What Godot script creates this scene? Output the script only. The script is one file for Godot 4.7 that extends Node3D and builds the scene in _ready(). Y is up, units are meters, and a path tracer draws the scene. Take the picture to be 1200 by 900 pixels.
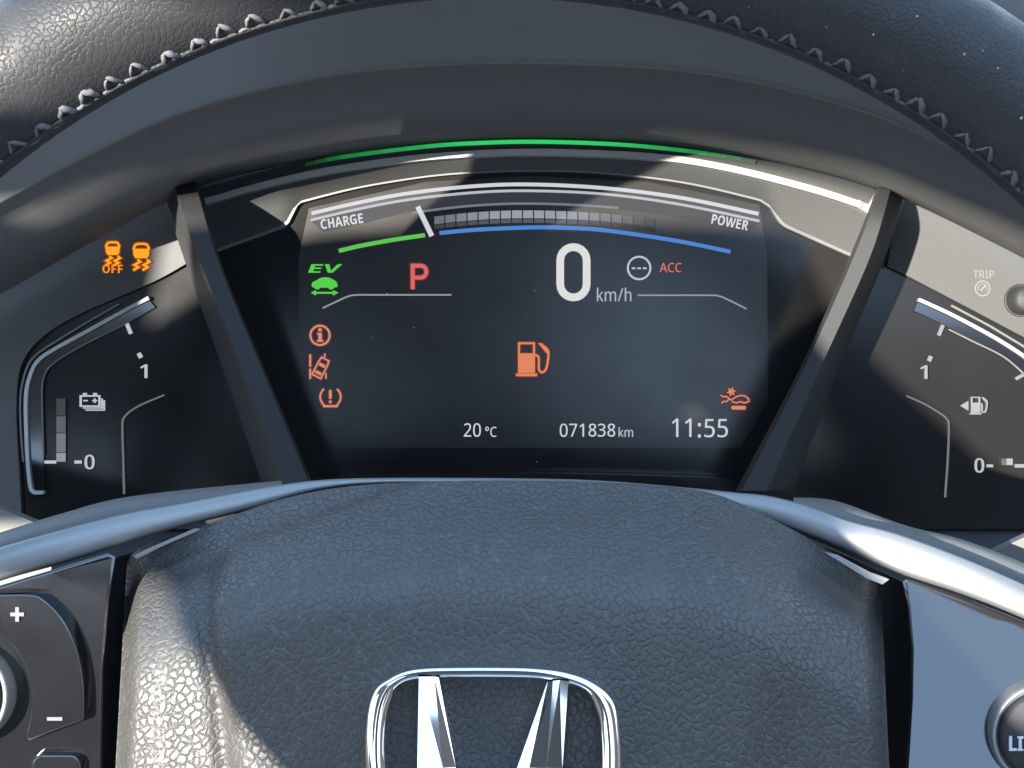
extends Node3D
# A car's steering wheel and instrument cluster seen from the driver's seat.
# Everything stands in the frame of the steering column (x right, y up along the wheel's plane, z towards the
# driver), which leans back by RAKE. m(x, y, z) reads a drawing of that frame whose unit grows with the distance.

const EXPOSURE := 4.6
const RAKE := 25.0
const EYE := 0.316           # the camera's place on the column's z axis
const FOCAL := 1805.0
var column: Transform3D
var sun_way := Vector3(-0.50, 0.0, 1.0)   # towards the sun, in the column's frame

var M := {}
var pen: SurfaceTool
var pz := -0.2022
var thick := 0.0006
var used := {}
var grow := 0.0              # how far the painted halo of a symbol reaches past its edge

func m(x: float, y: float, z: float) -> Vector3:
	var s := (EYE - z) / FOCAL
	return Vector3((x - 600.0) * s, (450.0 - y) * s, z)

# ---------------------------------------------------------------- things and parts
func numbered(called: String) -> String:
	var n: int = used.get(called, 0)
	used[called] = n + 1
	return called if n == 0 else "%s_%03d" % [called, n]

func thing(called: String, label: String, category: String, base: Vector3) -> Node3D:
	var o := Node3D.new()
	o.name = numbered(called)
	add_child(o)
	o.transform = column * Transform3D(Basis(), base)
	o.set_meta("label", label)
	o.set_meta("category", category)
	o.set_meta("base", base)
	return o

func part(called: String, mesh: Mesh, material: Material, parent: Node3D, label := "") -> MeshInstance3D:
	var o := MeshInstance3D.new()
	o.name = called
	o.mesh = mesh
	o.material_override = material
	parent.add_child(o, true)
	if parent.has_meta("base"):
		o.position = -parent.get_meta("base")
	if label:
		o.set_meta("label", label)
	return o

# ---------------------------------------------------------------- geometry
func curve_through(pts: Array, n := 8) -> Array:
	var out := []
	for i in pts.size() - 1:
		var a: Vector2 = pts[maxi(i - 1, 0)]
		var b: Vector2 = pts[i]
		var c: Vector2 = pts[i + 1]
		var d: Vector2 = pts[mini(i + 2, pts.size() - 1)]
		for k in n:
			out.append(b.cubic_interpolate(c, a, d, float(k) / n))
	out.append(pts[-1])
	return out

func v2(flat: Array) -> Array:
	var out := []
	for i in range(0, flat.size(), 2):
		out.append(Vector2(flat[i], flat[i + 1]))
	return out

func height_at(pts: Array, x: float) -> float:      # y of a curve whose x grows
	for i in pts.size() - 1:
		if x <= pts[i + 1].x or i == pts.size() - 2:
			return lerpf(pts[i].y, pts[i + 1].y, (x - pts[i].x) / maxf(pts[i + 1].x - pts[i].x, 1e-6))
	return pts[-1].y

func arc(cx: float, cy: float, rx: float, ry: float, a0: float, a1: float, n: int) -> Array:
	var out := []
	for i in n + 1:
		var a := deg_to_rad(lerpf(a0, a1, float(i) / n))
		out.append(Vector2(cx + rx * cos(a), cy - ry * sin(a)))
	return out

func tri(st: SurfaceTool, a: Vector3, b: Vector3, c: Vector3) -> void:
	st.add_vertex(a); st.add_vertex(b); st.add_vertex(c)

func quad(st: SurfaceTool, a: Vector3, b: Vector3, c: Vector3, d: Vector3) -> void:
	tri(st, a, b, c); tri(st, a, c, d)

func loft(rows: Array, closed := false, flat := false) -> ArrayMesh:
	var st := SurfaceTool.new()
	st.begin(Mesh.PRIMITIVE_TRIANGLES)
	loft_into(st, rows, closed, flat)
	st.generate_normals()
	return st.commit()

func loft_into(st: SurfaceTool, rows: Array, closed := false, flat := false) -> void:
	st.set_smooth_group(-1 if flat else 0)
	for i in rows.size() - 1:
		var a: Array = rows[i]
		var b: Array = rows[i + 1]
		var n: int = a.size()
		for k in (n if closed else n - 1):
			var k2 := (k + 1) % n
			quad(st, a[k], a[k2], b[k2], b[k])

func start() -> void:
	pen = SurfaceTool.new()
	pen.begin(Mesh.PRIMITIVE_TRIANGLES)
	pen.set_smooth_group(-1)

func done() -> ArrayMesh:
	pen.generate_normals()
	return pen.commit()

func fill(poly: Array) -> void:                      # a plate with its front at pz
	if grow > 0.0:
		var g := grow
		grow = 0.0
		for q in Geometry2D.offset_polygon(PackedVector2Array(poly), g, Geometry2D.JOIN_ROUND):
			fill(Array(q))
		grow = g
		return
	var p := PackedVector2Array(poly)
	if Geometry2D.is_polygon_clockwise(p):
		p.reverse()
	var idx := Geometry2D.triangulate_polygon(p)
	var f := []
	for q in p:
		f.append(m(q.x, q.y, pz))
	var back := Vector3(0, 0, -thick)
	for i in range(0, idx.size(), 3):
		var a: Vector3 = f[idx[i]]
		var b: Vector3 = f[idx[i + 1]]
		var c: Vector3 = f[idx[i + 2]]
		if (b - a).cross(c - a).z > 0.0:
			tri(pen, a, c, b)
		else:
			tri(pen, a, b, c)
	for i in f.size():
		var a: Vector3 = f[i]
		var b: Vector3 = f[(i + 1) % f.size()]
		quad(pen, a, b, b + back, a + back)

func line(pts: Array, w: float, closed := false, w1 := -1.0) -> void:   # a raised stroke
	w += 2.0 * grow
	var n := pts.size()
	var l := []
	var r := []
	for i in n:
		var p: Vector2 = pts[i]
		var before: Vector2 = pts[(i - 1 + n) % n] if closed or i > 0 else p
		var after: Vector2 = pts[(i + 1) % n] if closed or i < n - 1 else p
		var d0 := (p - before).normalized()
		var d1 := (after - p).normalized()
		if before == p: d0 = d1
		if after == p: d1 = d0
		var t := (d0 + d1).normalized()
		var nn := Vector2(-t.y, t.x)
		var half := 0.5 * (w if w1 < 0.0 else lerpf(w, w1, float(i) / (n - 1)))
		var k := half / maxf(0.4, absf(nn.dot(Vector2(-d0.y, d0.x))))
		l.append(m(p.x + nn.x * k, p.y + nn.y * k, pz))
		r.append(m(p.x - nn.x * k, p.y - nn.y * k, pz))
	var back := Vector3(0, 0, -thick)
	for i in (n if closed else n - 1):
		var j := (i + 1) % n
		quad(pen, l[i], l[j], r[j], r[i])
		quad(pen, l[i], l[i] + back, l[j] + back, l[j])
		quad(pen, r[i], r[j], r[j] + back, r[i] + back)
	if not closed:
		quad(pen, l[0], r[0], r[0] + back, l[0] + back)
		quad(pen, l[n - 1], l[n - 1] + back, r[n - 1] + back, r[n - 1])

func symbol(called: String, material: Material, halo: Material, parent: Node3D, draw: Callable) -> void:
	# a symbol and, 0.1 mm behind it, a wider dim copy, glowing to draw its halo
	start(); draw.call(); part(called, done(), material, parent)
	var z := pz
	pz = z - 0.0001; grow = 1.5
	start(); draw.call(); part("painted_halo", done(), halo, parent)
	pz = z; grow = 0.0

func box(x0: float, y0: float, x1: float, y1: float) -> Array:
	return [Vector2(x0, y0), Vector2(x1, y0), Vector2(x1, y1), Vector2(x0, y1)]

func round_box(x0: float, y0: float, x1: float, y1: float, r: float) -> Array:
	return arc(x1 - r, y0 + r, r, r, 90, 0, 5) + arc(x1 - r, y1 - r, r, r, 0, -90, 5) + arc(x0 + r, y1 - r, r, r, -90, -180, 5) + arc(x0 + r, y0 + r, r, r, 180, 90, 5)

var fonts := {}
func letters(called: String, text: String, x0: float, y0: float, x1: float, y1: float, material: Material, parent: Node3D, bold := false, turn := 0.0, slant := 0.0) -> MeshInstance3D:
	# lettering whose ink fills that box of the drawing
	if not fonts.has(bold):
		var f := SystemFont.new()
		f.font_names = PackedStringArray(["Droid Sans"])
		f.font_weight = 700 if bold else 400
		fonts[bold] = f
	var t := TextMesh.new()
	t.text = text
	t.font = fonts[bold]
	t.font_size = 64
	t.pixel_size = 0.01
	t.depth = 0.02
	t.curve_step = 1.0
	var arrays := t.get_mesh_arrays()
	var v: PackedVector3Array = arrays[Mesh.ARRAY_VERTEX]
	var lo := Vector3(1e9, 1e9, 1e9)
	var hi := -lo
	for p in v:
		lo = lo.min(p); hi = hi.max(p)
	var a := m(x0, y1, pz)
	var b := m(x1, y0, pz)
	var mid := (a + b) * 0.5
	var turned := Basis(Vector3.BACK, deg_to_rad(turn))
	for i in v.size():
		var q := (v[i] - lo) / (hi - lo)
		var local := Vector3((q.x - 0.5) * (b.x - a.x) + slant * (q.y - 0.5) * (b.y - a.y), (q.y - 0.5) * (b.y - a.y), -thick * (1.0 - q.z))
		v[i] = mid + turned * local
	arrays[Mesh.ARRAY_VERTEX] = v
	var am := ArrayMesh.new()
	am.add_surface_from_arrays(Mesh.PRIMITIVE_TRIANGLES, arrays)
	return part(called, am, material, parent)

# ---------------------------------------------------------------- materials
func plain(name_: String, c: Color, rough: float, metal := 0.0, spec := 0.5) -> StandardMaterial3D:
	var s := StandardMaterial3D.new()
	s.resource_name = name_
	s.albedo_color = c.linear_to_srgb()
	s.roughness = rough
	s.metallic = metal
	s.metallic_specular = spec
	M[name_] = s
	return s

func lit(r: float, g: float, b: float, k := 1.0, base := 0.01) -> StandardMaterial3D:     # something that shows in that colour when it glows
	var key := "lit %d %d %d %.2f %.2f" % [r, g, b, k, base]
	if not M.has(key):
		var s := plain(key, Color(base, base, base), 0.6, 0.0, 0.2)
		s.emission_enabled = true
		s.emission = Color(r / 255.0, g / 255.0, b / 255.0)
		s.emission_energy_multiplier = k / EXPOSURE
	return M[key]

func noise(kind: int, freq: float, octaves: int, seed_: int, size: int, ramp: Array, warp := 0.0, gain := 0.5) -> NoiseTexture2D:
	var f := FastNoiseLite.new()
	f.seed = seed_
	f.noise_type = kind
	f.frequency = freq
	f.fractal_type = FastNoiseLite.FRACTAL_FBM if octaves > 1 else FastNoiseLite.FRACTAL_NONE
	f.fractal_octaves = octaves
	f.fractal_gain = gain
	f.cellular_return_type = FastNoiseLite.RETURN_DISTANCE2_SUB
	f.cellular_distance_function = FastNoiseLite.DISTANCE_EUCLIDEAN
	if warp > 0.0:
		f.domain_warp_enabled = true
		f.domain_warp_amplitude = warp
		f.domain_warp_frequency = freq * 0.8
		f.domain_warp_fractal_octaves = 3
	var t := NoiseTexture2D.new()
	t.noise = f
	t.width = size
	t.height = size
	t.seamless = true
	t.seamless_blend_skirt = 0.15
	t.generate_mipmaps = false
	if ramp.size():
		var g := Gradient.new()
		var offs := PackedFloat32Array()
		var cols := PackedColorArray()
		for k in ramp:
			offs.append(k[0])
			cols.append(k[1])
		g.offsets = offs
		g.colors = cols
		t.color_ramp = g
	return t

func grey(v: float) -> Color:
	return Color(v, v, v)

func triplanar(s: StandardMaterial3D, tile: float, stretch := Vector3.ONE) -> void:
	s.uv1_triplanar = true
	s.uv1_scale = stretch / tile
	s.uv1_triplanar_sharpness = 4.0

func materials() -> void:
	# leather: pebbles between fine creases; their sheen is painted in as paler lines
	var cells := noise(FastNoiseLite.TYPE_CELLULAR, 0.030, 1, 7, 1024, [[0.0, grey(0)], [0.08, grey(0.5)], [0.3, grey(0.88)], [1.0, grey(1)]], 30.0)
	var pale_creases := noise(FastNoiseLite.TYPE_CELLULAR, 0.030, 1, 7, 1024, [[0.0, Color(0.35, 0.345, 0.34)], [0.04, Color(0.285, 0.28, 0.275)], [0.12, Color(0.25, 0.245, 0.24)], [1.0, Color(0.235, 0.23, 0.225)]], 30.0)
	var l := plain("leather", Color.WHITE, 0.42)
	l.albedo_color = Color.WHITE
	l.albedo_texture = pale_creases
	l.heightmap_enabled = true
	l.heightmap_texture = cells
	l.heightmap_scale = 0.030
	l.uv1_scale = Vector3(1.0 / 0.050, 1.0 / 0.056, 1.0)
	var rl := plain("rim leather", Color(0.026, 0.0255, 0.0265), 0.58, 0.0, 0.40)
	rl.roughness_texture = noise(FastNoiseLite.TYPE_SIMPLEX, 0.006, 4, 19, 512, [[0.0, grey(0.55)], [0.5, grey(0.85)], [1.0, grey(1)]], 25.0)
	rl.heightmap_enabled = true
	rl.heightmap_texture = cells
	rl.heightmap_scale = 0.013
	triplanar(rl, 0.040)
	var sl := plain("spoke leather", Color(0.095, 0.092, 0.086), 0.55)
	sl.heightmap_enabled = true
	sl.heightmap_texture = cells
	sl.heightmap_scale = 0.006
	triplanar(sl, 0.03)
	# moulded plastic: a very fine grain
	var fine := noise(FastNoiseLite.TYPE_SIMPLEX, 0.12, 3, 3, 512, [])
	for row in [["hood plastic", Color(0.094, 0.090, 0.086), 0.65], ["bezel plastic", Color(0.030, 0.030, 0.0295), 0.6], ["panel plastic", Color(0.044, 0.044, 0.042), 0.6], ["pillar plastic", Color(0.017, 0.0172, 0.018), 0.7], ["dash plastic", Color(0.10, 0.097, 0.09), 0.6], ["black plastic", Color(0.014, 0.014, 0.016), 0.65]]:
		var s := plain(row[0], row[1], row[2])
		s.metallic_specular = 0.3 if row[0] == "hood plastic" else 0.5
		s.heightmap_enabled = true
		s.heightmap_texture = fine
		s.heightmap_scale = 0.004
		triplanar(s, 0.03)
	# smears on what is glossy
	var smear := noise(FastNoiseLite.TYPE_SIMPLEX, 0.008, 4, 11, 512, [[0.0, grey(0.78)], [0.5, grey(0.9)], [1.0, grey(1)]], 20.0)
	var p := plain("piano black", Color(0.006, 0.006, 0.007), 0.12, 0.0, 0.7)
	p.clearcoat_enabled = true
	p.clearcoat = 0.6
	p.clearcoat_roughness = 0.05
	p.roughness_texture = smear
	triplanar(p, 0.09)
	var g := plain("gauge face", Color(0.010, 0.0094, 0.009), 0.18, 0.0, 0.40)
	g.roughness_texture = smear
	triplanar(g, 0.11)
	var d := plain("display glass", Color(0.018, 0.016, 0.0145), 0.26, 0.0, 0.48)
	d.roughness_texture = smear
	triplanar(d, 0.16)
	plain("satin silver", Color(0.25, 0.25, 0.25), 0.5, 0.7)
	plain("chrome", Color(0.85, 0.85, 0.86), 0.05, 1.0)
	plain("bright trim", Color(0.33, 0.33, 0.32), 0.35, 0.3)
	plain("dull trim", Color(0.11, 0.11, 0.11), 0.4, 0.2)
	plain("thread", Color(0.10, 0.10, 0.104), 0.8)
	plain("gap black", Color(0.004, 0.004, 0.005), 0.6)
	plain("shade lifted white", Color(0.45, 0.45, 0.46), 0.7)  # white lettering, made lighter in its colour because it lies in shade
	plain("sun dimmed white", Color(0.11, 0.11, 0.115), 0.85)  # the same white, made darker in its colour where the sun falls
	plain("roof cloth", Color(0.30, 0.29, 0.27), 0.9)
	plain("floor carpet", Color(0.40, 0.41, 0.43), 0.9)
	plain("seat cloth", Color(0.14, 0.12, 0.105), 0.9)
	plain("door plastic", Color(0.05, 0.05, 0.05), 0.6)
	plain("dust", Color(0.40, 0.39, 0.37), 0.9)

# ---------------------------------------------------------------- the scene
func _ready() -> void:
	column = Transform3D(Basis(Vector3.RIGHT, deg_to_rad(-RAKE)), Vector3(0, 1.0, 0))
	var cam := Camera3D.new()
	cam.name = "camera"
	cam.fov = rad_to_deg(2.0 * atan(450.0 / FOCAL))
	cam.near = 0.02
	cam.far = 100.0
	add_child(cam)
	cam.transform = column * Transform3D(Basis(), Vector3(0, 0, EYE))
	cam.current = true
	var sky := ProceduralSkyMaterial.new()
	sky.sky_top_color = Color(0.56, 0.70, 0.86)
	sky.sky_horizon_color = Color(0.80, 0.84, 0.88)
	sky.sky_curve = 0.25
	sky.ground_bottom_color = Color(0.30, 0.28, 0.26)
	sky.ground_horizon_color = Color(0.5, 0.48, 0.45)
	sky.sun_angle_max = 8.0
	var env := Environment.new()
	env.background_mode = Environment.BG_SKY
	env.sky = Sky.new()
	env.sky.sky_material = sky
	env.tonemap_mode = Environment.TONE_MAPPER_LINEAR
	env.tonemap_exposure = EXPOSURE
	env.sdfgi_enabled = true
	env.ssao_enabled = true
	env.ssil_enabled = true
	var we := WorldEnvironment.new()
	we.name = "environment"
	we.environment = env
	add_child(we)
	var sun := DirectionalLight3D.new()
	sun.name = "sun"
	sun.light_color = Color(1.0, 0.975, 0.93)
	sun.light_energy = 1.6
	sun.light_angular_distance = 0.6
	sun.shadow_enabled = true
	add_child(sun)
	sun.transform = Transform3D(Basis.looking_at(-(column.basis * sun_way).normalized(), Vector3.UP), Vector3(0, 3, 0))

	materials()
	cabin()
	dashboard()
	cluster()
	wheel()

# unseen cabin pieces round the driver, out of view, placed to shade and be mirrored
func slab(called: String, lo: Vector3, hi: Vector3, material: Material) -> void:
	var o := MeshInstance3D.new()
	o.name = numbered(called)
	var b := BoxMesh.new()
	b.size = hi - lo
	o.mesh = b
	o.position = (lo + hi) * 0.5
	o.material_override = material
	o.set_meta("kind", "structure")
	add_child(o)

func sunward(u: float, v: float, z: float) -> Vector3:      # where the sunbeam through (u, v) of the wheel's plane passes the depth z
	return Vector3(u * 0.001, v * 0.001, 0) + sun_way * z

func cabin() -> void:
	slab("floor", Vector3(-0.8, 0.25, -0.8), Vector3(1.2, 0.30, 2.2), M["floor carpet"])
	slab("rear_seat", Vector3(-0.7, 0.3, 1.5), Vector3(1.1, 1.15, 1.75), M["seat cloth"])
	slab("door_panel", Vector3(1.1, 0.3, -0.5), Vector3(1.16, 1.05, 1.5), M["door plastic"])
	slab("unseen_dark_block", Vector3(0.28, 0.3, 0.62), Vector3(0.78, 1.35, 0.86), M["seat cloth"])  # out of view, placed to darken the reflection in the right gauge
	# unseen plate out of view; its opening is shaped to place the sun patches
	var z := 0.50
	var hole := curve_through(v2([-222, 38, -219, 51, -206, 54, -180, 62, -120, 74.5, -89, 76.3, -58, 75.8, -20, 73.5, 28, 65, 60, 53, 90, 39, 130, 14, 170, -40, 190, -120, 180, -240]), 6)
	hole.append_array(v2([-290, -240, -255, -110]))
	var outer := []
	var c := Vector2(-40, -60)
	for p in hole:
		var d: Vector2 = (p - c).normalized()
		outer.append(c + d * minf(330.0 / maxf(absf(d.x), 1e-4), 330.0 / maxf(absf(d.y), 1e-4)))
	var rows := []
	for r in [[hole, 0.0], [outer, 0.0], [outer, 0.03], [hole, 0.03], [hole, 0.0]]:
		var row := []
		for p in r[0]:
			row.append(sunward(p.x, p.y, z + r[1]))
		rows.append(row)
	var o := MeshInstance3D.new()
	o.name = "unseen_sun_mask"
	o.mesh = loft(rows, true, true)
	o.material_override = M["door plastic"]
	o.transform = column
	o.set_meta("kind", "structure")
	add_child(o)
	# unseen blocker out of view, shaped to cast the shade on wheel and screen
	var blob := curve_through(v2([-262, -40, -262, 4, -236, 14, -208, 31, -180, 48, -100, 54, -12, 51, 0, 38, 14, 14, 58, -27, 96, -64, 130, -100, 120, -150, 40, -175, 0, -125, -42, -76, -73, -46, -100, -42, -160, -42, -225, -42]), 5)
	rows = []
	for r in [[0.02, 0.0], [0.9, 0.0], [1.0, 0.02], [1.0, 0.05], [0.9, 0.07], [0.02, 0.07]]:
		var row := []
		for p in blob:
			row.append(sunward(lerpf(-40, p.x, r[0]), lerpf(-10, p.y, r[0]), 0.40 + r[1]))
		rows.append(row)
	o = MeshInstance3D.new()
	o.name = "unseen_sun_blocker"
	o.mesh = loft(rows, true)
	o.material_override = M["seat cloth"]
	o.transform = column
	o.set_meta("kind", "structure")
	add_child(o)

# ---------------------------------------------------------------- dashboard
func dashboard() -> void:
	var t := thing("dashboard", "dark grey dashboard hood arching over the instrument cluster behind the wheel", "dashboard", m(600, 700, -0.20))
	var B := curve_through(v2([-160, 330, -60, 272, 0, 238, 100, 185, 200, 139, 300, 108, 400, 88, 500, 78, 590, 75, 700, 77, 800, 84, 900, 101, 1000, 128, 1067, 153, 1200, 215, 1260, 250, 1360, 315]))
	var C := curve_through(v2([-160, 370, 0, 292, 100, 252, 190, 213, 250, 196, 400, 166, 500, 155, 620, 150, 800, 158, 950, 188, 1050, 221, 1200, 285, 1360, 360]))
	var D := curve_through(v2([-160, 430, 0, 345, 100, 288, 195, 237, 250, 213, 400, 180, 500, 167, 620, 161, 800, 169, 950, 200, 1030, 223, 1080, 243, 1200, 303, 1360, 390]))
	var rows := [[], [], [], [], [], [], [], [], [], []]
	for i in 121:
		var x := lerpf(-160, 1360, i / 120.0)
		var b := height_at(B, x)
		var c := height_at(C, x)
		var d := height_at(D, x)
		var out := (x - 600) / 600.0
		var back := 0.030 * smoothstep(0.1, 0.75, -out)
		rows[0].append(m(600 + (x - 600) * 1.05, b - 430 + 40 * out * out, -0.20))
		rows[1].append(m(600 + (x - 600) * 1.03, b - 240, -0.078 - back))
		rows[2].append(m(x, b - 130, -0.080 - back))
		var near := 0.014 * pow(clampf(-out, 0.0, 1.1), 2.0)
		rows[3].append(m(x, b - 6, -0.1182 - near))
		rows[4].append(m(x, b - 2, -0.1180 - near))
		rows[5].append(m(x, b + 1, -0.1190 - near))
		rows[6].append(m(x, b + 5, -0.1240 - near))
		rows[7].append(m(x, lerpf(b, c, 0.55), -0.1365 - near * 0.6))
		rows[8].append(m(x, c, -0.151 - near * 0.3))
		rows[9].append(m(x, d, -0.197))
	part("hood", loft(rows), M["hood plastic"], t)
	# the lower dash, left and right of the column
	start(); pz = -0.05; thick = 0.004
	fill(v2([1150, 655, 1178, 640, 1212, 624, 1330, 600, 1330, 900, 1150, 900]))
	part("trim_panel", done(), M["dash plastic"], t)
	start(); pz = -0.14; thick = 0.006
	fill(v2([-140, 560, 0, 596, 40, 612, 60, 640, 60, 900, -140, 900]))
	part("trim_panel", done(), M["dash plastic"], t)
	rows = [[], [], []]
	for i in 41:
		var x := lerpf(-160, 1360, i / 40.0)
		rows[0].append(m(x, 606, -0.212))
		rows[1].append(m(x, 640, -0.205))
		rows[2].append(m(x, 900, -0.16))
	part("lower_panel", loft(rows), M["black plastic"], t)

# ---------------------------------------------------------------- instrument cluster
func cluster() -> void:
	var t := thing("instrument_cluster", "black digital instrument cluster with lit symbols and two side gauges behind the wheel", "instrument cluster", m(600, 606, -0.21))
	# housing behind everything
	start(); pz = -0.211; thick = 0.02
	fill(v2([-140, 330, 180, 235, 400, 170, 620, 155, 850, 170, 1060, 230, 1360, 370, 1360, 620, -140, 620]))
	part("housing", done(), M["black plastic"], t)

	# the screen
	var L := curve_through(v2([225, 304, 330, 266]), 2) + curve_through(v2([337, 260, 347, 240]), 2) + curve_through(v2([352, 236, 420, 219, 500, 206, 560, 201, 620, 199, 700, 201, 800, 213, 880, 231, 895, 236]), 6) + curve_through(v2([905, 243, 913, 257, 920, 264, 930, 269]), 3) + v2([1000, 300, 1010, 304])
	start(); pz = -0.2030; thick = 0.006
	fill(L + v2([880, 566, 350, 566]))
	var scr := part("display_screen", done(), M["gauge face"], t)
	start(); pz = -0.2026; thick = 0.001
	fill(v2([352, 262, 898, 262, 900, 470, 866, 525, 394, 525, 374, 484, 346, 400]) if false else v2([350, 300, 362, 244, 500, 213, 620, 206, 760, 213, 890, 240, 899, 300, 900, 470, 868, 525, 394, 525, 374, 484, 350, 410]))
	part("display_panel", done(), M["display glass"], scr)
	symbols(scr)

	# bezel above the screen, its light bars
	var W := curve_through(v2([225, 240, 283, 224, 340, 209, 400, 197, 500, 184, 620, 178, 760, 183, 850, 196, 950, 221, 1010, 242, 1040, 254]), 8)
	var rows := [[], [], [], []]
	for i in 91:
		var x := lerpf(228, 1036, i / 90.0)
		rows[0].append(m(x, height_at(W, x) - 26, -0.199))
		rows[1].append(m(x, height_at(W, x) - 2, -0.194))
		rows[2].append(m(x, height_at(W, x) + 8, -0.1955))
		rows[3].append(m(x, height_at(L, x) + 1, -0.2012))
	part("bezel", loft(rows), M["bezel plastic"], t)
	start(); pz = -0.2008; thick = 0.003
	line(L, 3.6)
	part("edge_trim", done(), M["dull trim"], t)
	start(); pz = -0.1915; thick = 0.004
	line(curve_through(v2([240, 236, 262, 230, 285, 223, 340, 209, 400, 197, 500, 184, 620, 178, 760, 183, 850, 196, 950, 221, 1012, 241]), 8), 7.5)
	fill(v2([1006, 234, 1018, 240, 1031, 221, 1036, 226, 1024, 254, 1008, 244]))
	part("silver_strip", done(), M["bright trim"], t)
	var G := curve_through(v2([350, 195, 400, 184, 500, 171.5, 560, 167.5, 620, 166, 690, 167.5, 760, 172, 850, 183, 910, 196]), 8)
	for k in range(1, 30):
		var b := smoothstep(0.0, 13.0, minf(k + 0.5, 31.5 - k))
		start(); pz = -0.1952; thick = 0.003
		line(G.slice(k * 2, k * 2 + 3), 4.6)
		part("green_light", done(), lit(48, 205, 105, snappedf(b, 0.05), 0.036), t)

	pillars(t)
	battery_gauge(t)
	fuel_gauge(t)

	# the lower edge of the clear cover
	start(); pz = -0.188; thick = 0.012
	fill(curve_through(v2([300, 566, 420, 557, 600, 555, 800, 559, 900, 566, 985, 588]), 6) + v2([1040, 640, 250, 640]))
	part("lower_bezel", done(), M["gauge face"], t)
	# specks and a hair that lie on the glass
	start(); pz = -0.2020; thick = 0.0002
	var rng := RandomNumberGenerator.new()
	rng.seed = 5
	for i in 12:
		var p := Vector2(rng.randf_range(310, 1060), rng.randf_range(300, 550))
		if absf(p.x - 600) > 260 and p.y > 330 + rng.randf() * 100:
			continue
		var r := rng.randf_range(0.3, 0.65)
		fill(arc(p.x, p.y, r * rng.randf_range(1, 2), r, 0, 300, 5))
	line(curve_through(v2([912, 536, 916, 533, 921, 537, 926, 539, 931, 542]), 4), 1.1)
	var dust := part("dust", done(), M["dust"], t)
	dust.set_meta("kind", "stuff")

func pillars(t: Node3D) -> void:
	for s in [[0, v2([172, 170, 186, 214, 218, 310, 262, 435, 308, 570]), v2([187, 170, 203, 214, 236, 310, 285, 435, 333, 570]), v2([218, 170, 232, 214, 260, 310, 311, 435, 368, 570])],
			[1, v2([1046, 170, 1030, 214, 996, 300, 938, 430, 862, 575]), v2([1063, 170, 1046, 214, 1020, 300, 962, 430, 898, 575]), v2([1080, 170, 1066, 214, 1038, 300, 984, 430, 930, 575])]]:
		var rows := []
		var zs: Array = [[-0.206, -0.200, -0.172, -0.158, -0.160, -0.178, -0.206], [-0.206, -0.178, -0.161, -0.158, -0.170, -0.200, -0.206]][s[0]]
		for k in 33:
			var f := k / 32.0
			var e := []
			for c in s.slice(1):
				var pts := curve_through(c, 8)
				e.append(pts[k])
			var row := []
			var xy: Array = [[e[0], e[0], e[0].lerp(e[1], 0.85), e[1], e[1].lerp(e[2], 0.88), e[2], e[2]], [e[0], e[0], e[0].lerp(e[1], 0.2), e[1], e[1].lerp(e[2], 0.15), e[2], e[2]]][s[0]]
			for i in 7:
				row.append(m(xy[i].x, xy[i].y, lerpf(-0.206, zs[i], smoothstep(0.08, 0.40, f)) + 0.002 * sin(f * PI)))
			rows.append(row)
		var st := SurfaceTool.new()
		st.begin(Mesh.PRIMITIVE_TRIANGLES)
		for f in 6:                      # each face of the pillar smooth along its length, its edges crisp
			st.set_smooth_group(f + 1)
			for k in 32:
				quad(st, rows[k][f], rows[k][f + 1], rows[k + 1][f + 1], rows[k + 1][f])
		st.generate_normals()
		part("divider_pillar", st.commit(), M["pillar plastic"], t)

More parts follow.
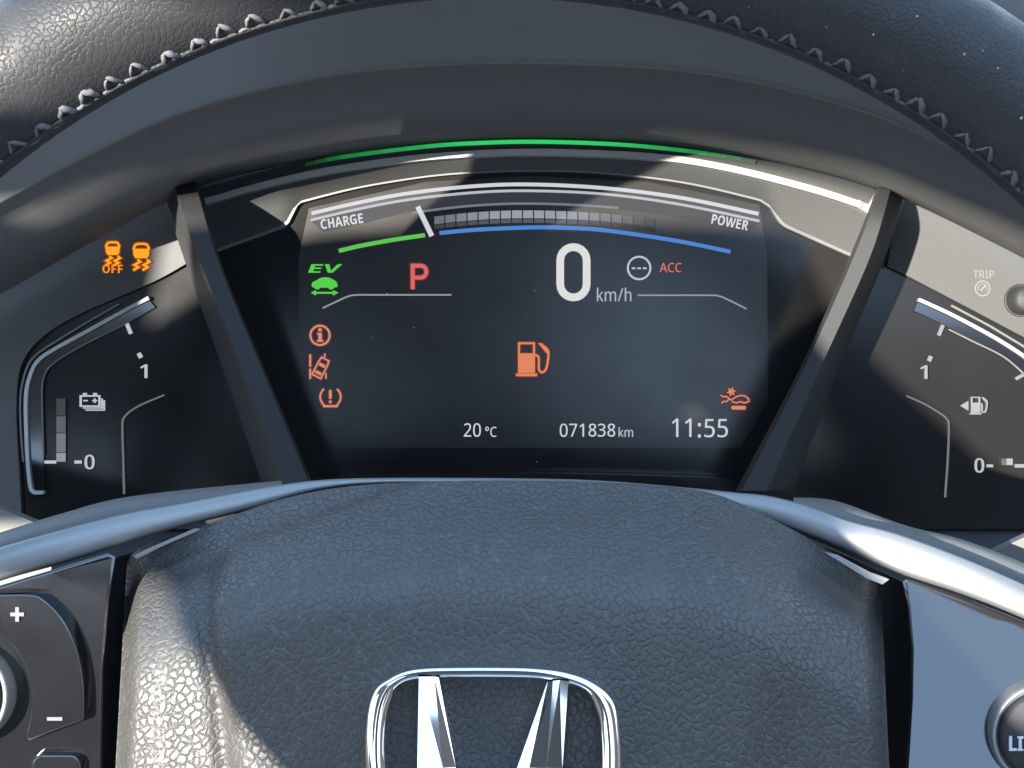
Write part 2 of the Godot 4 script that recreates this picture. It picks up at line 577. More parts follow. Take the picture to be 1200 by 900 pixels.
func battery_gauge(t: Node3D) -> void:
	# the grey panel above, the black face below it
	start(); pz = -0.2045; thick = 0.006
	fill(v2([-140, 440, 0, 330, 100, 280, 195, 228, 222, 310]) + curve_through(v2([218, 309, 178, 331, 89, 370, 46, 398, 24, 430, 19, 480, 22, 545, 26, 620]), 5) + v2([-140, 620]))
	var up := part("upper_panel",  done(), M["panel plastic"], t)
	up.set_meta("label", "grey panel with amber skid warning lights")
	start(); pz = -0.2068; thick = 0.004
	fill(curve_through(v2([222, 306, 178, 329, 89, 368, 46, 396, 22, 430, 17, 480, 20, 545, 24, 620]), 5) + v2([330, 620, 310, 565]))
	var face := part("gauge_display", done(), M["gauge face"], t)
	face.set_meta("label", "battery level gauge beside the screen")
	pz = -0.2052; thick = 0.0016
	start(); line(curve_through(v2([140, 356, 100, 379, 67, 399, 43, 415, 31, 432, 24, 462, 24, 500, 27, 541]), 6), 2.2)
	part("arc_line", done(), M["dull trim"], face)
	pz = -0.2042; thick = 0.003
	start(); line(curve_through(v2([174, 349, 140, 367, 102, 388, 62, 410, 44, 423, 35, 440, 30, 466, 31, 520, 34, 561, 38, 576, 51, 577]), 6), 4.2)
	part("arc_line", done(), M["bright trim"], face)
	pz = -0.2056; thick = 0.0012
	start(); fill(curve_through(v2([149, 379, 110, 398, 80, 414, 60, 428, 52, 440, 49, 462, 51, 534, 52, 578]), 5) + v2([40, 578, 33, 520, 32, 466, 37, 440, 46, 424, 102, 390, 174, 351, 182, 360]))
	part("inner_band", done(), M["piano black"], face)
	pz = -0.2052; thick = 0.001
	start(); line(curve_through(v2([149, 379, 110, 398, 80, 414, 60, 428, 52, 440, 49, 462, 51, 534]), 6), 1.6)
	part("arc_line", done(), M["dull trim"], face)
	start(); line(curve_through(v2([192, 463, 170, 472, 155, 480, 146, 488, 143, 498, 144, 540, 145, 579]), 6), 1.8)
	part("separator_line", done(), lit(120, 122, 125, 0.8), face)
	var w := lit(192, 194, 200)
	start(); line(v2([148, 379, 153, 391]), 4); part("tick", done(), w, face)
	start(); line(v2([162, 414, 165, 419]), 4.5); part("tick", done(), w, face)
	letters("one_digit", "1", 164, 427, 172, 443, w, face)
	start(); line(v2([52, 541.5, 65, 541.5]), 3.5); part("tick", done(), w, face)
	start(); line(v2([87, 541.5, 95, 541.5]), 3.5); part("tick", done(), w, face)
	letters("zero_digit", "0", 99, 533, 110, 550, w, face)
	for k in 4:
		start(); fill(box(66, [467, 488, 508, 531][k], 76, [487, 507, 530, 541][k]))
		part("level_bar", done(), lit(185, 188, 195, [0.1, 0.22, 0.36, 0.6][k]), face)
	# battery symbol: three cells, one behind the other
	start()
	line(v2([94, 464, 116, 464, 116, 476, 94, 476]), 1.8, true)
	fill(box(97, 460.5, 101, 463)); fill(box(109, 460.5, 113, 463))
	line(v2([97.5, 469.5, 102, 469.5]), 1.6); line(v2([108, 469.5, 113, 469.5]), 1.6); line(v2([110.5, 467, 110.5, 472]), 1.6)
	line(v2([97, 478.2, 119, 478.2, 119, 467]), 1.4); line(v2([100, 480.6, 121.6, 480.6, 121.6, 469]), 1.4)
	part("battery_symbol", done(), w, face)
	# skid warning lights
	pz = -0.2042; thick = 0.0005
	var amber := lit(255, 165, 30, 1.1)
	for s in [[132.0, 289.0, 0.92], [165.5, 291.5, 1.05]]:
		symbol("skid_warning_light", amber, lit(150, 66, 16), up, func(): skid(s[0], s[1], s[2]))
	letters("off_warning_light_text", "OFF", 120, 310, 143.5, 320, lit(255, 140, 40), up, true)

func skid(cx: float, cy: float, k: float) -> void:      # a car's rear with two wavy tracks
	var car := []
	for p in v2([-9, -1, -8, -4, -6, -5, -4.5, -1, 4.5, -1, 6, -5, 8, -4, 9, -1, 9, 9, 6, 10, 6, 12, 4, 12, 3.5, 10, -3.5, 10, -4, 12, -6, 12, -6, 10, -9, 9]):
		pass
	fill(move(v2([-9, 0, 9, 0, 8.5, 7, 6.5, 10.5, -6.5, 10.5, -8.5, 7]), cx, cy, k))
	line(move(v2([-9, 0.5, -6.5, -4.5, -3.5, -5.5, 3.5, -5.5, 6.5, -4.5, 9, 0.5]), cx, cy, k), 2.4)
	for s in [-5.2, 5.2]:
		line(move(v2([s + 1, 12, s + 4, 14.5, s - 2.5, 18, s + 2, 20.5, s - 4, 24]), cx, cy, k), 2.5)

func move(pts: Array, x: float, y: float, k := 1.0, turn := 0.0) -> Array:
	var out := []
	for p in pts:
		var q: Vector2 = p * k
		out.append(q.rotated(deg_to_rad(turn)) + Vector2(x, y))
	return out

func pump(x: float, y: float, k: float) -> void:        # fuel pump symbol, x and y at its upper left corner
	fill(move(v2([2, 13, 22, 13, 22, 36, 2, 36]), x, y, k))
	line(move(v2([3.2, 14, 3.2, 1.2, 20.8, 1.2, 20.8, 14]), x, y, k), 2.6 * k)
	fill(move(box(-0.5, 36.6, 24.5, 40), x, y, k))
	line(move(curve_through(v2([22, 15, 25.5, 16.5, 26.5, 20, 26.5, 31, 29, 35.2, 33, 34, 36, 28, 37.8, 14, 36, 8, 29, 2.5]), 4), x, y, k), 2.6 * k)
	fill(move(v2([25.5, 1, 30, 1, 38, 9, 39, 14, 35.5, 13]), x, y, k))

func fuel_gauge(t: Node3D) -> void:
	start(); pz = -0.2045; thick = 0.006
	fill(v2([1054, 232, 1080, 240, 1200, 300, 1350, 390, 1360, 480, 1300, 450]) + v2([1200, 395, 1130, 358, 1067, 325, 1040, 312]))
	var up := part("upper_panel",  done(), M["panel plastic"], t)
	up.set_meta("label", "grey panel with trip mark and round knob")
	start(); pz = -0.2068; thick = 0.004
	fill(v2([1030, 310, 1067, 322, 1130, 355, 1200, 392, 1300, 448, 1360, 480, 1360, 620, 900, 620, 900, 570]))
	var face := part("gauge_display", done(), M["gauge face"], t)
	face.set_meta("label", "fuel level gauge beside the screen")
	pz = -0.2052; thick = 0.0016
	start(); line(v2([1115, 358, 1160, 382, 1200, 406, 1240, 430]), 2.4); part("arc_line", done(), M["dull trim"], face)
	pz = -0.2042; thick = 0.003
	start(); line(curve_through(v2([1077, 351, 1110, 366, 1145, 384, 1175, 401, 1205, 421, 1240, 450]), 5), 4.0); part("arc_line", done(), M["bright trim"], face)
	pz = -0.2056; thick = 0.0012
	start(); fill(curve_through(v2([1077, 351, 1110, 366, 1145, 384, 1175, 401, 1205, 421, 1240, 450]), 5) + v2([1230, 470]) + curve_through(v2([1210, 448, 1189, 428, 1171, 415, 1140, 400, 1107, 381, 1071, 364]), 4)); part("inner_band", done(), M["piano black"], face)
	pz = -0.2052; thick = 0.001
	start(); line(curve_through(v2([1112, 386, 1140, 400, 1171, 415, 1189, 428, 1210, 448]), 5), 1.6); part("arc_line", done(), M["dull trim"], face)
	start(); line(curve_through(v2([1063, 464, 1085, 474, 1103, 485, 1110, 491, 1112.5, 500, 1111, 540, 1108, 583]), 6), 1.8)
	part("separator_line", done(), lit(130, 132, 135, 0.8), face)
	var w := lit(192, 194, 200)
	start(); line(v2([1105.5, 381, 1100.5, 393]), 4); part("tick", done(), w, face)
	start(); line(v2([1091.5, 417.5, 1089, 423]), 4.5); part("tick", done(), w, face)
	letters("one_digit", "1", 1079, 428, 1087, 444, w, face)
	start(); line(v2([1191, 444, 1206, 436]), 3.5); part("tick", done(), w, face)
	letters("zero_digit", "0", 1143, 537, 1153.5, 554, w, face)
	start(); line(v2([1157, 546, 1164, 546]), 3.2); part("tick", done(), w, face)
	start(); fill(box(1180, 537.5, 1187, 545)); part("level_bar", done(), w, face)
	start(); fill(box(1174.5, 537.5, 1179.5, 545)); part("level_bar", done(), lit(185, 188, 195, 0.3), face)
	start(); line(v2([1190, 546, 1206, 546]), 4); part("tick", done(), w, face)
	start(); pump(1137.5, 465, 0.52); fill(v2([1126, 475.5, 1135, 470, 1135, 481])); part("fuel_symbol", done(), w, face)
	# trip mark and its knob
	pz = -0.2043; thick = 0.0004
	letters("trip_text", "TRIP", 1140.5, 317, 1165, 326, M["sun dimmed white"], up)
	start()
	line(arc(1151.5, 338, 8.6, 8.6, 0, 345, 24), 1.5, true)
	line(arc(1151.5, 338, 5.4, 5.4, -30, 210, 14), 1.0)
	line(v2([1149, 340.5, 1155, 334.5]), 2.2)
	part("trip_symbol", done(), M["sun dimmed white"], up)
	var kc := Vector2(1196, 352)
	var rows := []
	for r in [[19.5, -0.2043], [18.5, -0.2028], [17.2, -0.2043], [17.0, -0.2040], [16.5, -0.1990], [15.0, -0.1972], [11.0, -0.1962], [0.1, -0.1958]]:
		var row := []
		for k in 40:
			var a := k * TAU / 40
			var p: Vector3 = m(kc.x, kc.y, -0.2043) + Vector3(cos(a), sin(a), 0) * r[0] * 0.287e-3
			p.z = r[1]
			row.append(p)
		rows.append(row)
	part("knob", loft(rows, true), M["black plastic"], up)

func symbols(scr: Node3D) -> void:
	pz = -0.2023; thick = 0.0004
	var w := lit(208, 210, 218)
	var dim := lit(150, 152, 162)
	# power meter: plate, arcs, segments, needle
	var a1 := curve_through(v2([365, 250, 415, 238.5, 475, 227, 550, 218.5, 620, 216, 710, 220.5, 800, 232, 889, 250.5]), 6)
	var a2 := curve_through(v2([364, 258, 415, 246, 475, 234.5, 550, 226, 620, 223.5, 710, 227.5, 800, 240, 890, 259]), 6)
	var a3 := curve_through(v2([400, 268, 450, 256, 500, 247, 560, 240.5, 620, 238.5, 690, 241, 760, 247.5, 830, 259]), 6)
	for s in [["charge_plate", v2([364, 259, 379, 271.5, 425, 262, 475, 249, 560, 240, 560, 226, 475, 236, 415, 247]), 80], ["power_plate", v2([890, 260, 877, 273, 830, 262, 780, 252, 700, 242, 620, 239, 560, 240, 560, 226, 620, 224, 710, 228, 800, 241]), 80]]:
		start(); pz = -0.2025; fill(s[1]); part(s[0], done(), lit(58, 60, 70, 0.8), scr)
	pz = -0.2022
	start(); line(a1, 4.2); part("meter_arc", done(), w, scr)
	start(); line(a2, 3.0); part("meter_arc", done(), lit(185, 187, 198), scr)
	start(); line(a3.slice(10, 34), 2.6); part("meter_arc", done(), lit(118, 120, 134), scr)
	for k in 20:
		var x := 509.0 + k * 13.0
		var y0 := height_at(a3, x) + 8.0
		var y1 := height_at(a3, x + 11.6) + 8.0
		var b := clampf(1.0 - absf(k - 8.0) / 12.0, 0.05, 0.75)
		start(); fill([Vector2(x, y0), Vector2(x + 11.6, y1), Vector2(x + 11.6, y1 + 9), Vector2(x, y0 + 9)])
		part("power_segment", done(), lit(175, 178, 192, snappedf(b, 0.05)), scr)
		start(); fill([Vector2(x, y0 + 10), Vector2(x + 11.6, y1 + 10), Vector2(x + 11.6, y1 + 14.5), Vector2(x, y0 + 14.5)])
		part("segment_shade", done(), lit(120, 122, 138, snappedf(b * 0.7, 0.05)), scr)
	start(); line(curve_through(v2([515, 273, 560, 269, 620, 266.5, 660, 266.8, 710, 270, 792, 282, 856, 295]), 6), 4.6); part("power_arc", done(), lit(78, 132, 208), scr)
	start(); line(curve_through(v2([397, 294, 420, 288.5, 450, 282.8, 475, 278.8, 498, 275.5]), 6), 4.8); part("charge_arc", done(), lit(98, 192, 82), scr)
	pz = -0.2019
	start(); line(v2([489.5, 242, 506, 276.5]), 6.0); part("meter_needle", done(), w, scr)
	pz = -0.2022
	letters("charge_text", "CHARGE", 375.5, 253.5, 425.5, 265, w, scr, true, 9)
	letters("power_text", "POWER", 834, 254.5, 877.5, 266, w, scr, true, -11)
	var red_halo := lit(96, 44, 44)
	symbol("gear_letter", lit(222, 100, 95), red_halo, scr, func():
		line(v2([483.6, 339, 483.6, 311.3, 493, 311.3]) + arc(493, 318.3, 6.6, 7.0, 80, -80, 10) + v2([493, 325.3, 484, 325.3]), 4.6))
	letters("mode_text", "EV", 363, 309.5, 399, 319.5, lit(88, 205, 75), scr, true, 0, 0.4)
	var green := lit(88, 205, 75)
	start()
	fill(curve_through(v2([365, 334, 366.5, 330.5, 371, 328.5, 376, 325.5, 384, 325, 390, 327.5, 394, 330, 395.5, 334]), 3) + v2([395, 336.5, 391, 337, 389.5, 339, 386, 339, 384.5, 337, 375, 337, 373.5, 339, 370, 339, 368.5, 337, 366, 336.5]))
	fill(v2([364, 343, 370, 339.8, 370, 342, 390, 342, 390, 339.8, 396.5, 343, 390, 346.4, 390, 344.2, 370, 344.2, 370, 346.4]))
	part("car_symbol", done(), green, scr)
	start(); line(curve_through(v2([378, 361, 395, 353, 408, 347.2, 418, 345.6, 440, 345.5, 529, 345.5]), 5), 1.8); part("separator_line", done(), dim, scr)
	start(); line(curve_through(v2([747, 346, 830, 346, 842, 346.8, 852, 350.5, 875, 362]), 5), 1.8); part("separator_line", done(), dim, scr)
	# the speed: a tall rounded nought
	start()
	var o := []
	for p in round_box(656.5, 289.5, 687.5, 348.5, 15.4):
		o.append(p)
	line(o, 9.0, true)
	part("speed_digit", done(), lit(222, 222, 222), scr)
	letters("speed_unit_text", "km/h", 699.5, 337, 740, 353, lit(178, 180, 186), scr)
	start()
	line(arc(749, 314, 13.2, 13.2, 0, 354, 40), 2.2, true)
	for x in [740.5, 747, 753.5]:
		line(v2([x, 314.3, x + 4.2, 314.3]), 2.0)
	part("cruise_symbol", done(), lit(195, 197, 205), scr)
	letters("cruise_text", "ACC", 773, 308, 799, 319, lit(222, 118, 108), scr)
	# amber warnings
	var am := lit(212, 141, 117)
	var fl := lit(224, 132, 92)
	symbol("information_warning_light", am, red_halo, scr, func():
		line(arc(375, 393, 11.3, 11.3, 0, 350, 32), 2.4, true)
		fill(arc(375, 386.6, 2.2, 2.2, 0, 330, 10)); fill(v2([371.4, 390, 377.2, 390, 377.2, 398.6, 379, 398.6, 379, 400.6, 371.2, 400.6, 371.2, 398.6, 373, 398.6, 373, 392, 371.4, 392])))
	symbol("lane_warning_light", am, red_halo, scr, func():
		line(v2([363.5, 415, 363.5, 430]), 2.4); line(v2([363.5, 432, 363.5, 444]), 2.4)
		line(move(v2([-5, -12, 5, -12, 6, -6, 6, 12, -6, 12, -6, -6]), 376, 431, 0.95, 27), 2.0, true)
		fill(move(box(-4, -5.5, 4, -1.5), 376, 431, 0.95, 27)); fill(move(box(-4, 5, 4, 9), 376, 431, 0.95, 27))
		line(v2([380.5, 414, 380.5, 419]), 1.8); line(v2([382, 437, 382, 444]), 1.8))
	symbol("tyre_warning_light", am, red_halo, scr, func():
		line(curve_through(v2([379.5, 455.5, 376, 461, 375.3, 467, 377.5, 472, 380, 475.6]), 4), 2.2)
		line(v2([378.5, 476, 396, 476]), 2.6)
		line(curve_through(v2([395, 455.5, 398.5, 461, 399.2, 467, 397, 472, 394.5, 475.6]), 4), 2.2)
		line(v2([387, 457, 387, 467.5]), 3.2); fill(arc(387, 471, 1.8, 1.8, 0, 330, 8)))
	symbol("fuel_warning_light", fl, red_halo, scr, func(): pump(605, 401, 1.0))
	symbol("collision_warning_light", am, red_halo, scr, func():
		var star := []
		for k in 12:
			var a := k * TAU / 12 - 0.2
			star.append(Vector2(857, 459) + Vector2(cos(a), sin(a)) * (6.2 if k % 2 == 0 else 2.8))
		fill(star)
		line(curve_through(v2([857, 469.5, 861, 466, 867, 463.6, 873, 464.3, 877, 467.5, 877, 470.5, 872, 472, 868, 470.6, 863, 472, 858, 470.8]), 4), 1.7)
		line(curve_through(v2([844.5, 463, 848, 465, 851, 464.6, 854, 466.8, 858, 469.6]), 4), 1.7)
		line(curve_through(v2([845.5, 472.5, 848.5, 470.2, 851.5, 470.6, 854, 468]), 4), 1.7)
		fill(round_box(857, 475.6, 874, 480, 1.8)))
	# figures at the foot
	letters("temperature_text", "20", 543.5, 496, 563.5, 512, w, scr)
	letters("temperature_unit_text", "°C", 568.5, 500, 582, 512, w, scr)
	letters("odometer_text", "071838", 656, 496.5, 721, 512, w, scr)
	letters("odometer_unit_text", "km", 725, 500.5, 742, 512, lit(190, 192, 200), scr)
	letters("clock_text", "11:55", 787.5, 490.5, 853, 513, w, scr)

# ---------------------------------------------------------------- steering wheel
const HUB := Vector3(-0.0035, -0.0800, 0.0)
func rim_point(deg: float, phi: float, lift := 0.0) -> Vector3:    # deg round the wheel, phi round the tube from the inner side to the front
	var a := deg_to_rad(deg)
	var b := deg_to_rad(phi)
	var out := Vector3(cos(a), sin(a), 0)
	return HUB + out * (0.1735 - (0.0138 + lift) * cos(b)) + Vector3(0, 0, (0.0155 + lift) * sin(b))

func tube(st: SurfaceTool, pts: Array, radii: Array, n := 7) -> void:
	var rows := []
	for i in pts.size():
		var d: Vector3 = (pts[mini(i + 1, pts.size() - 1)] - pts[maxi(i - 1, 0)]).normalized()
		var x := d.cross(Vector3.BACK).normalized()
		var y := x.cross(d)
		var row := []
		for k in n:
			var a := k * TAU / n
			row.append(pts[i] + (x * cos(a) + y * sin(a)) * radii[i])
		rows.append(row)
	loft_into(st, rows, true)

func wheel() -> void:
	var t := thing("steering_wheel", "black leather steering wheel with stitched rim, chrome emblem and silver spokes", "steering wheel", HUB)
	var rows := []
	for i in 241:
		var row := []
		for k in 36:
			row.append(rim_point(i * 1.5, k * 10.0))
		rows.append(row)
	var rim := part("rim", loft(rows, true), M["rim leather"], t)
	# seam and stitches along the inner side
	var st := SurfaceTool.new()
	st.begin(Mesh.PRIMITIVE_TRIANGLES)
	var pts := []
	var radii := []
	for i in 201:
		pts.append(rim_point(30 + i * 0.6, 12, 0.0))
		radii.append(0.0006)
	tube(st, pts, radii, 6)
	st.generate_normals()
	part("seam", st.commit(), M["rim leather"], rim)
	var rng := RandomNumberGenerator.new()
	rng.seed = 21
	var deg := 38.0
	while deg < 142.0:
		var j := rng.randf_range(-0.12, 0.12)
		var k := rng.randf_range(0.75, 1.3)
		st = SurfaceTool.new()
		st.begin(Mesh.PRIMITIVE_TRIANGLES)
		for way in [[0.05, 11, 0.95, 27, 0.00064], [1.45, 12, 0.85, 26, 0.00042], [1.15, 9, 2.35, 9, 0.00040]]:
			pts = []; radii = []
			for i in 7:
				var f := i / 6.0
				pts.append(rim_point(deg + j + lerpf(way[0], way[2], f) + rng.randf_range(-0.04, 0.04), lerpf(way[1], way[3], f) + j * 25 + rng.randf_range(-1.0, 1.0) + 3.0 * sin(f * PI), -0.0001 + 0.0002 * sin(f * PI)))
				radii.append(way[4] * k * sqrt(maxf(0.08, sin(f * PI))) * rng.randf_range(0.85, 1.15))
			tube(st, pts, radii)
		st.generate_normals()
		part("stitch", st.commit(), M["thread"], rim)
		deg += 2.06 + rng.randf_range(-0.28, 0.28)
	st = SurfaceTool.new()
	st.begin(Mesh.PRIMITIVE_TRIANGLES)
	for i in 28:
		var a := rng.randf_range(44, 76) + rng.randf_range(-4, 4)
		var b := rng.randf_range(18, 95)
		var size := 0.00012 * rng.randf_range(0.5, 1.9)
		var p := rim_point(a, b, 0.00005)
		var x := (rim_point(a + 0.1, b, 0.00005) - p).normalized() * size
		var y := (rim_point(a, b + 1, 0.00005) - p).normalized() * size * rng.randf_range(0.6, 1.6)
		quad(st, p - x - y, p + x - y * 0.6, p + x * 0.7 + y, p - x * 0.8 + y)
	st.generate_normals()
	var dust := part("dust", st.commit(), M["dust"], rim)
	dust.set_meta("kind", "stuff")
	hub_pad(t)
	emblem(t)
	spokes(t)
	switches(t)

func hub_pad(t: Node3D) -> void:
	var T := curve_through(v2([120, 672, 150, 653, 170, 641, 250, 612, 330, 585, 400, 571, 480, 565, 580, 563, 700, 565, 800, 572, 850, 583, 900, 606, 950, 632, 1000, 662, 1034, 684, 1060, 700]), 8)
	var CL := curve_through(v2([618, 325, 640, 268, 670, 249, 720, 241, 780, 248, 860, 262, 1200, 290]), 6)    # y, x of the fold on the left
	var CR := curve_through(v2([600, 880, 660, 922, 720, 932, 800, 912, 900, 893, 1200, 860]), 6)
	var rows := []
	for r in 111:
		var v := pow(r / 110.0, 1.25)
		var row := []
		for c in 141:
			var u := c / 140.0
			u = 0.5 - 0.5 * cos(u * PI) if true else u
			var x0 := lerpf(149, 135, clampf(v * 2.0, 0, 1))
			var x1 := lerpf(1032, 1043, clampf(v * 2.0, 0, 1))
			var x := lerpf(x0, x1, u)
			var top := height_at(T, x)
			var y := lerpf(top, 1150, v)
			var z := 0.004 + 0.006 * (1.0 - pow((x - 588) / 452.0, 2.0))
			z += 0.0030 * smoothstep(-10, 22, x - height_at(CL, y)) * smoothstep(-45, 30, height_at(CR, y) - x)
			z -= 0.0020 * exp(-pow((x - height_at(CL, y)) / 9.0, 2.0)) * smoothstep(640, 700, y)
			var roll := 1.0 - smoothstep(-40.0, 210.0, y - top)
			z -= 0.036 * roll * roll
			var side := 1.0 - smoothstep(0.0, 26.0, minf(x - x0, x1 - x))
			z -= 0.010 * side * side
			row.append(m(x, y, z))
		rows.append(row)
	# a skirt that turns the edge in
	var skirt := []
	for p in rows[0]:
		skirt.append(p + Vector3(0, -0.002, -0.012))
	rows.push_front(skirt)
	var st := SurfaceTool.new()
	st.begin(Mesh.PRIMITIVE_TRIANGLES)
	st.set_smooth_group(0)
	var along := []                 # how far down the hide each row lies, measured on the middle column
	for r in rows.size():
		along.append(0.0 if r == 0 else along[r - 1] + rows[r][70].distance_to(rows[r - 1][70]))
	for r in rows.size() - 1:
		for c in rows[r].size() - 1:
			for q in [[r, c], [r, c + 1], [r + 1, c + 1], [r, c], [r + 1, c + 1], [r + 1, c]]:
				var p: Vector3 = rows[q[0]][q[1]]
				st.set_uv(Vector2(p.x, along[q[0]]))
				st.add_vertex(p)
	st.generate_normals()
	st.generate_tangents()
	part("airbag_cover", st.commit(), M["leather"], t)
	start(); pz = -0.036; thick = 0.03
	fill(v2([60, 690, 140, 652, 340, 600, 860, 600, 1000, 655, 1075, 690, 1120, 760, 1120, 1150, 60, 1150]))
	part("hub", done(), M["gap black"], t)

func emblem(t: Node3D) -> void:
	var e := Node3D.new()
	e.name = "emblem"
	t.add_child(e)
	e.position = -HUB
	var z0 := 0.0168
	# the frame: a rounded square that narrows downwards, with a ridge along it
	var path := curve_through(v2([560, 788, 620, 789, 662, 794, 692, 806, 709, 828, 715, 860, 716, 905, 710, 960, 698, 1000, 672, 1022, 580, 1027, 490, 1021, 464, 998, 450, 955, 441, 905, 440, 858, 446, 822, 460, 801, 490, 790, 560, 788]), 8)
	path.pop_back()
	var rows := []
	var n := path.size()
	for i in n + 1:
		var p: Vector2 = path[i % n]
		var d: Vector2 = (path[(i + 1) % n] - path[(i - 1 + n) % n]).normalized()
		var nn := Vector2(-d.y, d.x)
		var half := lerpf(12.0, 6.3, smoothstep(0.35, 0.95, absf(d.x)))
		var row := []
		row.append(m(p.x - nn.x * half, p.y - nn.y * half, z0 - 0.006))
		for k in 11:
			var a := PI * k / 10.0
			var q: Vector2 = p - nn * half * cos(a)
			row.append(m(q.x, q.y, z0 + 0.0013 * pow(sin(a), 0.7)))
		row.append(m(p.x + nn.x * half, p.y + nn.y * half, z0 - 0.006))
		rows.append(row)
	part("emblem_frame", loft(rows, false, false), M["chrome"], e)
	# the letter: two ridged uprights and a bar
	for s in [[v2([489, 793, 487, 900, 489, 925, 494, 1018]), v2([491, 793, 489, 900, 491, 925, 496, 1018]), v2([509, 793, 519, 900, 517, 925, 508, 1018]), v2([514, 794, 534, 899, 534, 928, 518, 1018]), v2([518, 795, 541, 898, 541, 930, 524, 1018]), [0.0, 0.0022, 0.0014, 0.0019, 0.0]],
			[v2([642, 798, 606, 900, 606, 932, 634, 1018]), v2([648, 798, 620, 900, 620, 932, 640, 1018]), v2([656, 797, 640, 900, 640, 932, 650, 1018]), v2([666, 798, 659, 900, 658, 932, 657, 1018]), v2([669, 799, 665, 900, 664, 928, 660, 1018]), [0.0, 0.0012, 0.0015, 0.0018, 0.0]]]:
		rows = []
		for k in 4:
			var row := [m(s[0][k].x, s[0][k].y, z0 - 0.006)]
			for q in 5:
				var p: Vector2 = s[q][k]
				row.append(m(p.x, p.y, z0 + s[5][q] + [0.0, 0.0028, 0.0028, 0.0][k]))
			row.append(m(s[4][k].x, s[4][k].y, z0 - 0.006))
			rows.append(row)
		part("letter_upright", loft(rows, false, true), M["chrome"], e)
	rows = []
	for q in [[902, -0.006], [902, 0.0], [914, 0.003], [928, 0.0], [928, -0.006]]:
		rows.append([m(538, q[0], z0 + q[1]), m(610, q[0] + 2, z0 + q[1])])
	part("letter_bar", loft(rows, false, true), M["chrome"], e)

func spokes(t: Node3D) -> void:
	# front bar: one metal wing that narrows to a line over the pad
	var top := curve_through(v2([-120, 676, 0, 641, 75, 620, 151, 601, 211, 590, 300, 573, 370, 563, 450, 560, 600, 560.5, 700, 563, 800, 571, 860, 577, 900, 581, 945, 592, 994, 610, 1051, 625, 1127, 653, 1200, 685, 1330, 745]), 6)
	var bot := curve_through(v2([-120, 722, 0, 681, 75, 660, 151, 636, 211, 618, 298, 596, 370, 575, 450, 566, 600, 566, 700, 570, 800, 580, 856, 596, 900, 611, 975, 638, 1051, 671, 1127, 696, 1200, 725, 1330, 785]), 6)
	var rows := []
	for i in 141:
		var x := lerpf(-120, 1330, i / 140.0)
		var a := height_at(top, x)
		var b := height_at(bot, x)
		var o := clampf(absf(x - 600) / 600.0, 0, 1.3)
		var zb := lerpf(-0.034, -0.010, smoothstep(0.3, 1.0, o))
		var row := []
		for q in [[0.0, -0.010], [0.015, -0.0030], [0.06, -0.0014], [0.45, -0.0003], [0.85, 0.0], [0.95, -0.0007], [0.985, -0.002], [1.0, -0.007]]:
			row.append(m(x, lerpf(a, b, q[0]), zb + q[1]))
		rows.append(row)
	part("spoke_trim", loft(rows), M["satin silver"], t)
	# the leather back of the spokes above it
	for s in [[-140.0, 330.0, v2([-140, 668, 0, 624, 75, 601, 151, 582, 298, 566, 340, 563]), v2([-140, 700, 0, 655, 75, 632, 151, 612, 300, 584, 340, 564])],
			[930.0, 1330.0, v2([925, 583, 960, 584, 990, 590, 1062, 616, 1127, 632, 1200, 660, 1340, 722]), v2([925, 584, 945, 599, 994, 628, 1051, 640, 1127, 668, 1200, 700, 1340, 765])]]:
		var tp := curve_through(s[2], 6)
		var bt := curve_through(s[3], 6)
		rows = []
		for i in 61:
			var x := lerpf(s[0], s[1], i / 60.0)
			var a := height_at(tp, x)
			var b := height_at(bt, x)
			var row := []
			var zb := lerpf(-0.034, -0.010, smoothstep(0.3, 1.0, clampf(absf(x - 600) / 600.0, 0, 1.3)))
			for q in [[0.0, -0.026], [0.05, -0.019], [0.2, -0.0155], [0.5, -0.0135], [1.0, -0.0125]]:
				row.append(m(x, lerpf(a, b, q[0]), zb + q[1]))
			rows.append(row)
		part("spoke_back", loft(rows), M["spoke leather"], t)
	# the silver slips that show between the bar and the pad
	start(); pz = -0.012; thick = 0.004
	fill(v2([156, 651, 180, 640, 224, 621, 232, 622, 190, 640, 160, 655])); part("spoke_slip", done(), M["satin silver"], t)
	start()
	fill(v2([968, 648, 985, 652, 1022, 672, 1042, 679, 1034, 685, 1016, 678])); part("spoke_slip", done(), M["satin silver"], t)

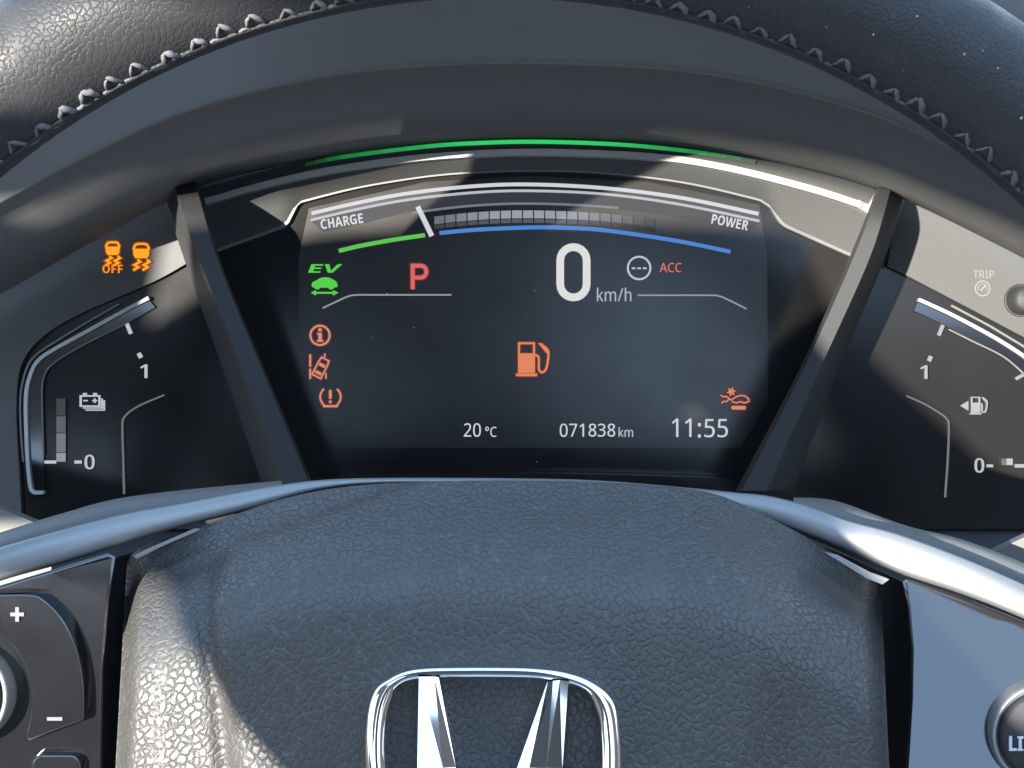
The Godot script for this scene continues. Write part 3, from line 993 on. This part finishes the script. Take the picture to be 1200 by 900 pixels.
func plate(outline: Array, z: float, deep: float, edge: float, tilt := Vector2.ZERO, middle := Vector2.ZERO) -> ArrayMesh:   # a plate with a rounded edge, leaning by tilt
	var n := outline.size()
	var st := SurfaceTool.new()
	st.begin(Mesh.PRIMITIVE_TRIANGLES)
	var inner := []
	var ring := [[], [], [], []]
	var poly := PackedVector2Array(outline)
	var turn := -1.0 if Geometry2D.is_polygon_clockwise(poly) else 1.0
	for i in n:
		var p: Vector2 = outline[i]
		var d0: Vector2 = (p - outline[(i - 1 + n) % n]).normalized()
		var d1: Vector2 = (outline[(i + 1) % n] - p).normalized()
		var nn := Vector2(-(d0 + d1).y, (d0 + d1).x).normalized() * turn
		var w := edge / maxf(0.5, nn.dot(Vector2(-d0.y, d0.x) * turn))
		for r in [[0, 0.0, -deep], [1, 0.0, -edge * 0.00017], [2, 0.3, -edge * 0.00005], [3, 1.0, 0.0]]:
			var q: Vector2 = p + nn * w * r[1]
			ring[r[0]].append(m(q.x, q.y, z + r[2] + tilt.x * (p.x - middle.x) * 0.000175 + tilt.y * (p.y - middle.y) * 0.000175))
		inner.append(p + nn * w)
	loft_into(st, ring, true)
	st.set_smooth_group(-1)
	var ip := PackedVector2Array(inner)
	var idx := Geometry2D.triangulate_polygon(ip)
	for i in range(0, idx.size(), 3):
		var a: Vector3 = ring[3][idx[i]]
		var b: Vector3 = ring[3][idx[i + 1]]
		var c: Vector3 = ring[3][idx[i + 2]]
		if (b - a).cross(c - a).z > 0: tri(st, a, c, b)
		else: tri(st, a, b, c)
	st.generate_normals()
	return st.commit()

func switches(t: Node3D) -> void:
	# left: black panel with a rocker round a dial
	var lp := part("switch_panel", plate(v2([-120, 722, 0, 686, 60, 668, 126, 648, 136, 652, 128, 700, 122, 780, 120, 900, 122, 1100, -120, 1100]), -0.010, 0.02, 4, Vector2(0.0, -0.10), Vector2(60, 800)), M["piano black"], t)
	lp.set_meta("label", "black switch panel with plus and minus marks")
	var rocker := part("rocker_button", plate(curve_through(v2([-60, 700, 0, 697, 36, 697, 52, 703, 74, 726, 90, 760, 98, 800, 99, 840]), 4) + v2([97, 844, 60, 858, 34, 868]) + curve_through(v2([30, 862, 36, 830, 34, 795, 20, 765, 0, 748, -60, 735]), 4), -0.0065, 0.004, 2.0, Vector2(0.0, -0.10), Vector2(60, 800)), M["piano black"], lp)
	rocker.position = Vector3.ZERO
	pz = -0.0046; thick = 0.0004
	start(); fill(v2([12, 717.8, 17.8, 717.8, 17.8, 711.5, 22.2, 711.5, 22.2, 717.8, 28, 717.8, 28, 722.2, 22.2, 722.2, 22.2, 728.5, 17.8, 728.5, 17.8, 722.2, 12, 722.2])); part("plus_mark", done(), M["sun dimmed white"], lp)
	pz = -0.0068
	start(); fill(box(55, 840.5, 73, 844.5)); part("minus_mark", done(), M["sun dimmed white"], lp)
	dial(lp, Vector2(-46, 812), 62.0, -0.0075)
	part("lower_button", plate(round_box(36, 884, 96, 960, 14), -0.0075, 0.004, 3.0, Vector2(0.0, -0.10), Vector2(60, 800)), M["piano black"], lp)
	# right: the same panel, with the limiter's dial
	var rp := part("switch_panel", plate(v2([1057, 681, 1062, 677, 1128, 699, 1200, 728, 1330, 788, 1330, 1100, 1060, 1100, 1061, 900, 1066, 820, 1067, 760, 1063, 710]), -0.010, 0.02, 4, Vector2(0.0, 0.24), Vector2(1130, 880)), M["piano black"], t)
	rp.set_meta("label", "blue mirroring switch panel with a round limiter dial")
	dial(rp, Vector2(1222, 862), 60.0, -0.011)
	pz = -0.0058; thick = 0.0005
	letters("limiter_text", "LIM", 1183, 863, 1217, 880, M["shade lifted white"], rp, true)

func dial(parent: Node3D, c: Vector2, r: float, z: float) -> void:
	var rows := []
	for q in [[1.0, -0.003], [1.0, 0.002], [0.985, 0.0030], [0.95, 0.0034], [0.90, 0.0030], [0.88, 0.0022], [0.86, 0.0022]]:
		rows.append(circle(c, r * q[0], z + q[1]))
	part("dial_ring", loft(rows, true), M["satin silver"], parent)
	rows = []
	for q in [[0.86, -0.003], [0.86, 0.0030], [0.84, 0.0040], [0.78, 0.0046], [0.4, 0.0048], [0.01, 0.0048]]:
		rows.append(circle(c, r * q[0], z + q[1]))
	part("dial_button", loft(rows, true), M["black plastic"], parent)

func circle(c: Vector2, r: float, z: float) -> Array:
	var out := []
	for k in 64:
		var a := k * TAU / 64
		out.append(m(c.x, c.y, -0.008) * Vector3(1, 1, 0) + Vector3(cos(a) * r * 0.0001795, sin(a) * r * 0.0001795, z))
	return out
